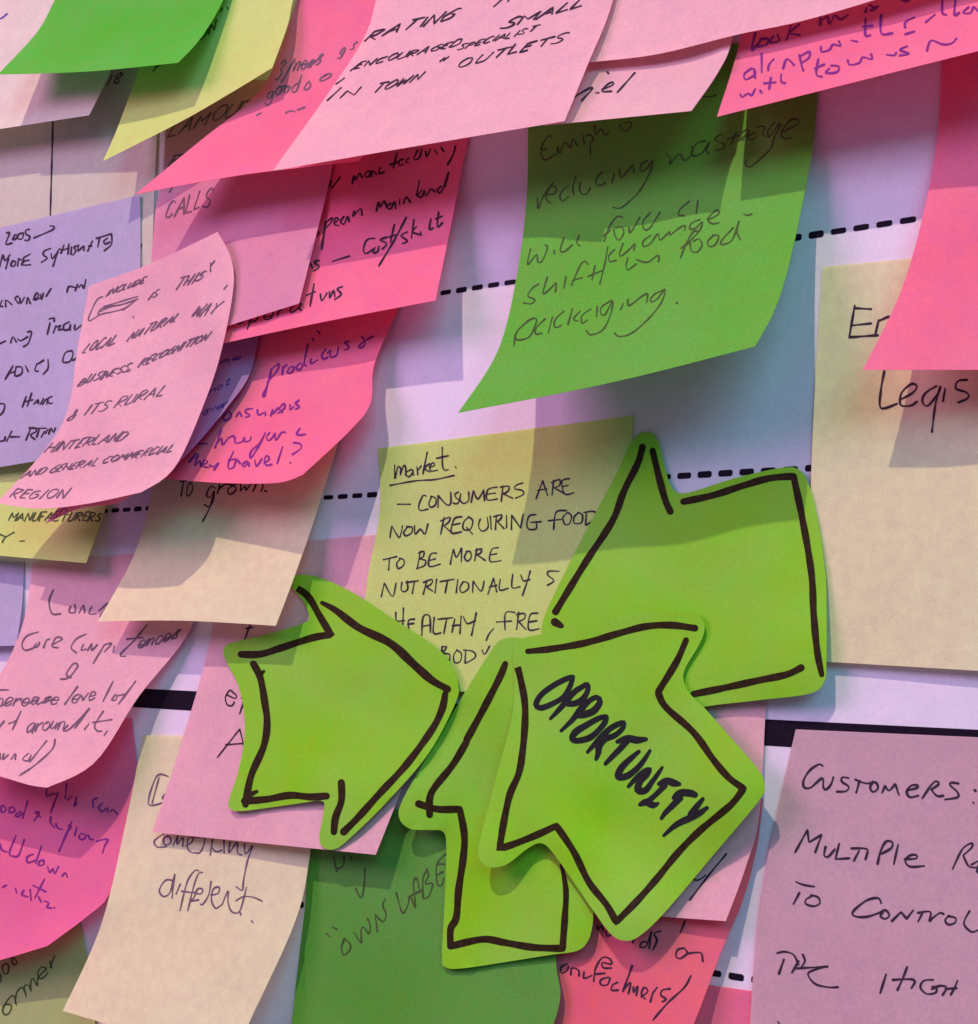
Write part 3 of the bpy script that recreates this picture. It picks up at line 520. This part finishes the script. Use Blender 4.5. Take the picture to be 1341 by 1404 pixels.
trace('V', 'pen', 2.1, [('92,122 95,200 95,200 112,130 128,140 126,180 126,180 148,122 158,135 158,182|190,145 160,165 175,190 200,165 200,145 205,180|225,130 230,175|230,150 250,125|285,45 260,170|300,110 270,140 300,160|300,135 330,120 320,105 300,130 310,155 345,150|375,15 375,120 390,150 410,145|340,80 410,65|452,129 456,135|65,240 220,212 330,205 445,182|110,352 185,352|280,305 260,300 235,360 245,388 290,380|310,310 295,345 305,370 335,355 335,315 305,305|350,370 350,300 350,300 400,355 425,345 425,280|470,280 450,290 455,310 475,330 460,350 440,345|485,290 480,325 500,345 530,330 530,280|545,340 560,270 560,270 585,320 620,265 620,265 625,330|700,250 645,265 640,325 700,320|645,290 690,285|725,335 735,245|720,250 770,245 765,275 735,290 735,290 790,315|850,225 810,240 805,260 850,270 855,295 810,315|930,320 970,210 970,210 1000,300|940,270 995,260|1025,300 1035,210|1020,225 1070,205 1070,240 1040,255 1040,255 1100,290|1130,200 1085,215 1100,290 1155,285|1090,245 1120,240|65,550 75,480 75,480 110,540 125,545 140,480|165,490 145,520 160,540 195,520 195,490 165,485|210,480 215,530 245,500 270,530 290,470|365,530 385,430|365,450 420,430 415,455 385,480 385,480 430,520|490,425 445,440 430,520 490,515|440,475 480,465|530,430 500,460 500,500 540,500 555,450 530,425|520,490 555,530|600,440 590,480 610,510 645,490 640,430|660,425 665,500|690,500 695,420|680,425 725,415 720,440 700,455 700,455 740,495|755,420 755,490|785,500 785,415 785,415 840,495 840,495 855,410|930,415 890,420 875,470 890,500 930,495 930,455|900,460 960,455|1110,390 1050,400 1035,500|1005,450 1080,440|1115,405 1090,430 1100,470 1130,465 1140,420 1115,400|1185,400 1155,430 1160,465 1200,460 1205,415 1180,400|1230,395 1225,475|1215,400 1275,395 1290,430 1230,475', 4.326, 520, 610), ('80,185 170,165|120,180 115,255|195,180 170,210 180,245 215,225 220,190 190,175|330,130 310,245|320,140 355,130 350,165 320,180 365,190 360,225 305,245|440,140 400,150 390,230 465,215|395,190 435,180|535,215 555,115 555,115 575,170 610,105 610,105 610,200|650,130 630,165 650,195 675,170 670,130 645,130|700,195 715,110|705,125 745,110 740,140 715,150 715,150 770,190|860,105 815,115 805,195 880,190|810,150 850,145|65,435 85,345 85,345 130,430 150,425 165,345|205,340 200,390 220,405 245,385 240,330|235,340 315,330|290,335 275,415|350,420 375,330|350,340 410,320 405,350 370,370 370,370 415,400|440,320 430,410|465,335 560,320|515,330 500,410|585,320 575,410|620,340 600,380 615,410 655,385 655,345 620,335|685,410 690,330 690,330 745,400 765,330|790,420 830,310 830,310 850,405|800,370 850,360|875,320 870,390 930,380|960,285 955,375 1010,370|1015,290 1035,330 1075,320|1080,265 1055,340 1025,430|1275,265 1205,265 1200,290 1240,330 1195,360|165,545 170,600 220,600|215,515 210,630|290,590 250,600 250,660|245,625 285,620|340,700 350,575 395,570 400,680|345,640 395,630|425,580 420,685 470,685|450,590 550,580|510,585 490,690|565,590 545,680|610,570 600,690|550,635 605,630|625,575 650,620 705,600|710,550 680,700|830,655 800,690 780,735|975,545 910,550 905,665|850,610 950,605|985,660 1000,545|985,560 1040,550 1040,585 1000,605 1000,605 1050,660|1130,550 1080,560 1070,660 1140,655|1075,610 1125,600|480,775 475,820|480,780 510,780 490,820 530,830 530,870|580,800 555,840 565,885 600,880 610,830 580,800|640,800 635,890|625,800 690,810 705,850 640,890|750,800 770,830 800,775', 4.967, 510, 730)])
trace('HH', 'pen', 2.1, [("185,745 270,685|1110,540 1150,505|1140,530 1185,495|120,880 240,770|325,620 400,560", 6.386, 430, 0), ("370,45 430,-10|460,10 470,0", 4.789, 600, 0)],
      [("RATING", 501, 56, 618, 26, 20, 46, 2.2, .34), ("ENCOURAGED", 486, 94, 626, 63, 13, 46, 1.9, .38), ("SPECIALIST", 626, 69, 732, 43, 11, 44, 1.8, .38), ("SMALL", 686, 40, 796, 9, 17, 42, 2.5, .32),
       ("N", 466, 135, 486, 130, 14, 44, 2.2, .32), ("TOWN", 508, 128, 572, 111, 17, 44, 2.0, .34), ("OUTLETS", 626, 93, 770, 57, 17, 42, 2.2, .34)])
trace('II', 'pen', 2.5, [('870,670 895,610|885,650 960,600 1020,580 950,660|1040,610 1060,610|1080,590 1150,560 1150,540 1110,560 1080,600 1140,600|1295,480 1240,540 1180,610|1115,476 1122,483', 4.789, 600, 0)])
trace('FF', 'soft', 1.9, [("240,330 190,360 130,490 130,525 180,500 230,470 400,430 500,360|200,470 240,420 400,390 520,350|250,410 350,380 450,350 520,330|220,450 300,410 380,400|400,440 440,410|1100,60 1100,130|1100,90 1135,45|1210,270 1235,240|480,490 490,500", 5.83, 100, 350)],
      [("INCLUDE", 145, 406, 196, 388, 11, 36, 1.8, .32), ("IS", 203, 411, 214, 406, 13, 36, 1.8, .32), ("THIS", 237, 398, 276, 383, 17, 34, 1.8, .34), ("LOCAL", 112, 485, 155, 472, 19, 36, 1.9, .36), ("NATURAL", 175, 467, 240, 441, 17, 38, 1.9, .36), ("WAY", 261, 436, 296, 427, 19, 36, 1.9, .34),
       ("BUSINESS,", 107, 529, 178, 508, 14, 38, 1.9, .38), ("RECOGNITION", 190, 503, 282, 466, 15, 38, 1.9, .38), ("& ITS RURAL", 92, 577, 222, 541, 18, 38, 1.9, .36), ("HINTERLAND", 61, 621, 168, 603, 17, 42, 1.9, .38), ("AND GENERAL COMMERCIAL", 30, 655, 234, 619, 13, 42, 1.8, .38), ("REGION", 12, 683, 88, 683, 15, 42, 1.9, .36)])
trace('AA', 'pen', 2.4, [('70,220 100,215 60,330 120,320|150,240 130,280 160,280 180,240 150,235|190,230 180,270 220,280 240,220 200,225|300,180 260,190 265,230 300,250 290,290 250,290|345,265 480,210 540,180 550,150 510,145|0,560 30,440 50,500 100,440|60,580 90,480|130,500 110,550 150,550 160,510 130,500|190,480 180,550|200,480 230,500|310,430 240,470 250,500 300,490|250,500 220,540 310,540|515,375 450,400 440,440 480,470 420,515|520,430 530,480 580,420|590,400 540,550|600,380 650,390|650,340 620,420|700,330 690,430|640,390 700,370|730,360 720,430|780,350 750,360 770,400 740,440|800,340 790,400 850,350 850,400|890,400 940,300|900,350 930,350|980,270 1120,230|1010,270 990,360|1090,270 1050,300 1070,330 1110,310|1130,230 1130,330 1060,395|20,900 0,960 30,960|60,960 60,900 120,940|180,860 150,880 190,930|200,880 210,930 250,870|270,930 280,870 310,930|340,890 390,860 380,820 350,860 350,900 400,880|410,840 420,890 440,830|470,860 520,780|680,820 700,760 760,770|760,800 790,740|800,770 830,740 850,780 870,690|480,1240 510,1130|500,1090 550,1080 550,1110|540,1230 570,1160|580,1170 620,1150 590,1200 640,1190|700,1120 650,1150 650,1200 700,1190 720,1140 710,1200|760,1150 760,1200 830,1150 830,1180|0,1340 60,1310|110,1330 130,1270 170,1320|180,1290 210,1310 280,1270|280,1220 320,1220 290,1330 240,1370', 7.389, 0, 290), ('50,600 120,480|80,550 140,530|150,490 140,570 200,550 200,490 150,490|240,480 260,530|340,460 320,520 350,530|350,460 400,430|440,420 440,500 395,555|660,340 600,360 580,440 640,440 670,380 660,340|660,410 670,430 710,400|0,825 45,835 30,900 0,930|240,760 205,860|290,730 250,850|230,810 300,790|310,830 350,790 350,820|370,830 400,780|390,830 430,780 430,830|480,760 440,780 450,820 480,820|0,1170 40,1160 50,1130|60,1170 110,1080|100,1130 180,1130|240,1160 280,1060|270,1050 330,1050 330,1080 280,1110 320,1150|340,1130 360,1060|340,1050 420,1050|380,1130 410,1080|420,1100 440,1060|450,1100 470,1050 490,1090 510,1050', 6.685, 0, 430)])

# ------------------------------------------------------------------ marker outlines on the arrows
def marker(key, groups, w=10.5, name='drawn_outline', mat='marker', press=0.06, ws=1.0):
    ik = Ink(SHEETS[key])
    for st, sc, ox, oy in groups:
        for q in conv(st, sc, ox, oy): ik.stroke([(p[0], p[1], (p[2] if len(p) > 2 else w) * ws) for p in q] if ws != 1 else q, w, press=press, step=4)
    return ik.build(name, INK[mat])
marker('X', [("465,145 520,185 570,270 615,345 622,352 622,352 540,365 400,410 310,437 225,438|580,212,16 640,245,30 740,320,34 880,390,36 980,480,38 1060,550,34 1130,590,30|1120,610,28 1105,680 1060,770 950,920 830,1050 740,1150 675,1215|665,1000 665,1080 640,1150 632,1215|600,1058 530,1062 440,1055 340,1072 240,1080|245,1095 270,970 325,840 340,740 330,650 310,540 280,480|308,528,20 326,512,12|270,1050,20 295,1038,14", 3.193, 260, 760)], w=9.6)
marker('Y', [("155,205,24 130,265 60,400 0,510", 2.925, 640, 840), ("830,-10 770,90 690,190 668,240 668,310|620,262 700,285 800,285 800,285 820,400 815,500 795,640 785,760 760,810 760,885|762,885 900,855 1000,870 1120,890 1250,895 1250,895 1260,760,28 1265,640,24 1245,530,16", 3.193, 380, 1020)], w=9.6)
marker('Z', [("245,155,22 340,145,26 480,120 620,80 720,55 820,50 915,62|880,110,22 840,200 770,315 770,325 800,380 910,480 990,590 1050,660 1110,705 1110,705 1060,770 940,870 850,960 760,1070 680,1160 600,1240 600,1240 560,1170 490,1080 430,960 360,855 360,855 260,900 145,942 135,925 170,740 215,620 235,400 215,260 195,195|190,200,26 185,235,12", 2.925, 640, 840)], w=9.4)
marker('W', [("450,170 430,240 370,360 320,490 210,660 130,790 70,890|495,185,26 520,290 550,400 572,450|630,408 760,380 900,335 1010,305 1112,297 1112,297 1150,480 1190,720 1200,900 1215,1060 1235,1165,24|675,1250 800,1225 960,1190 1080,1165 1145,1135|67,935,34 95,952,24", 3.193, 740, 560)], w=9.4)
A_ = "630,170,60 560,190,85 400,270,85 220,400,85 145,530,90 200,580,90 330,540,85 500,440,78 590,300,78 625,190,75|335,720,50 450,600,78 560,470,90 650,370,90 740,310,80 820,270,75 820,360,80 760,460,90 660,520,95 560,525,90|475,880,50 620,740,80 740,590,105 840,490,85 940,440,80 985,500,90 900,620,110 760,670,110 690,680,80|1060,690,65 960,720,85 800,810,95 660,900,105 620,990,90 700,1010,90 850,970,95 960,880,85 1050,770,85 1070,700,70|820,1160,50 920,1050,78 1020,940,90 1120,850,90 1230,790,85 1300,770,65 1280,850,75 1180,940,85 1060,985,95 980,1060,110 960,1180,85 935,1250,60"
B_ = "60,150,60 180,110,95 300,130,105 410,120,60|180,140,85 80,250,85 0,330,75 -85,420,55|325,270,50 220,360,80 110,470,95 70,580,95 180,570,95 300,480,80 390,370,68 460,260,45|195,700,50 290,600,78 400,510,80 465,485,50 420,560,80 340,640,85 310,740,105 400,750,95 480,650,75 560,540,60 610,465,40|570,670,60 660,630,95 760,660,105 820,670,60|640,690,85 540,790,72 450,870,80|340,920,60 420,890,105 500,930,95 560,905,40|750,840,60 820,780,95 940,780,105 1010,800,90|830,840,90 730,940,85 650,1020,72 600,1090,50|1110,850,50 1030,950,85 960,1040,90|1160,960,50 1060,1030,90 940,1090,100 780,1170,80 630,1300,45"
marker('Z', [(A_, 9.579, 720, 910), (B_, 8.94, 840, 1000)], w=8, name='lettering', mat='brush', press=0.02, ws=0.87)
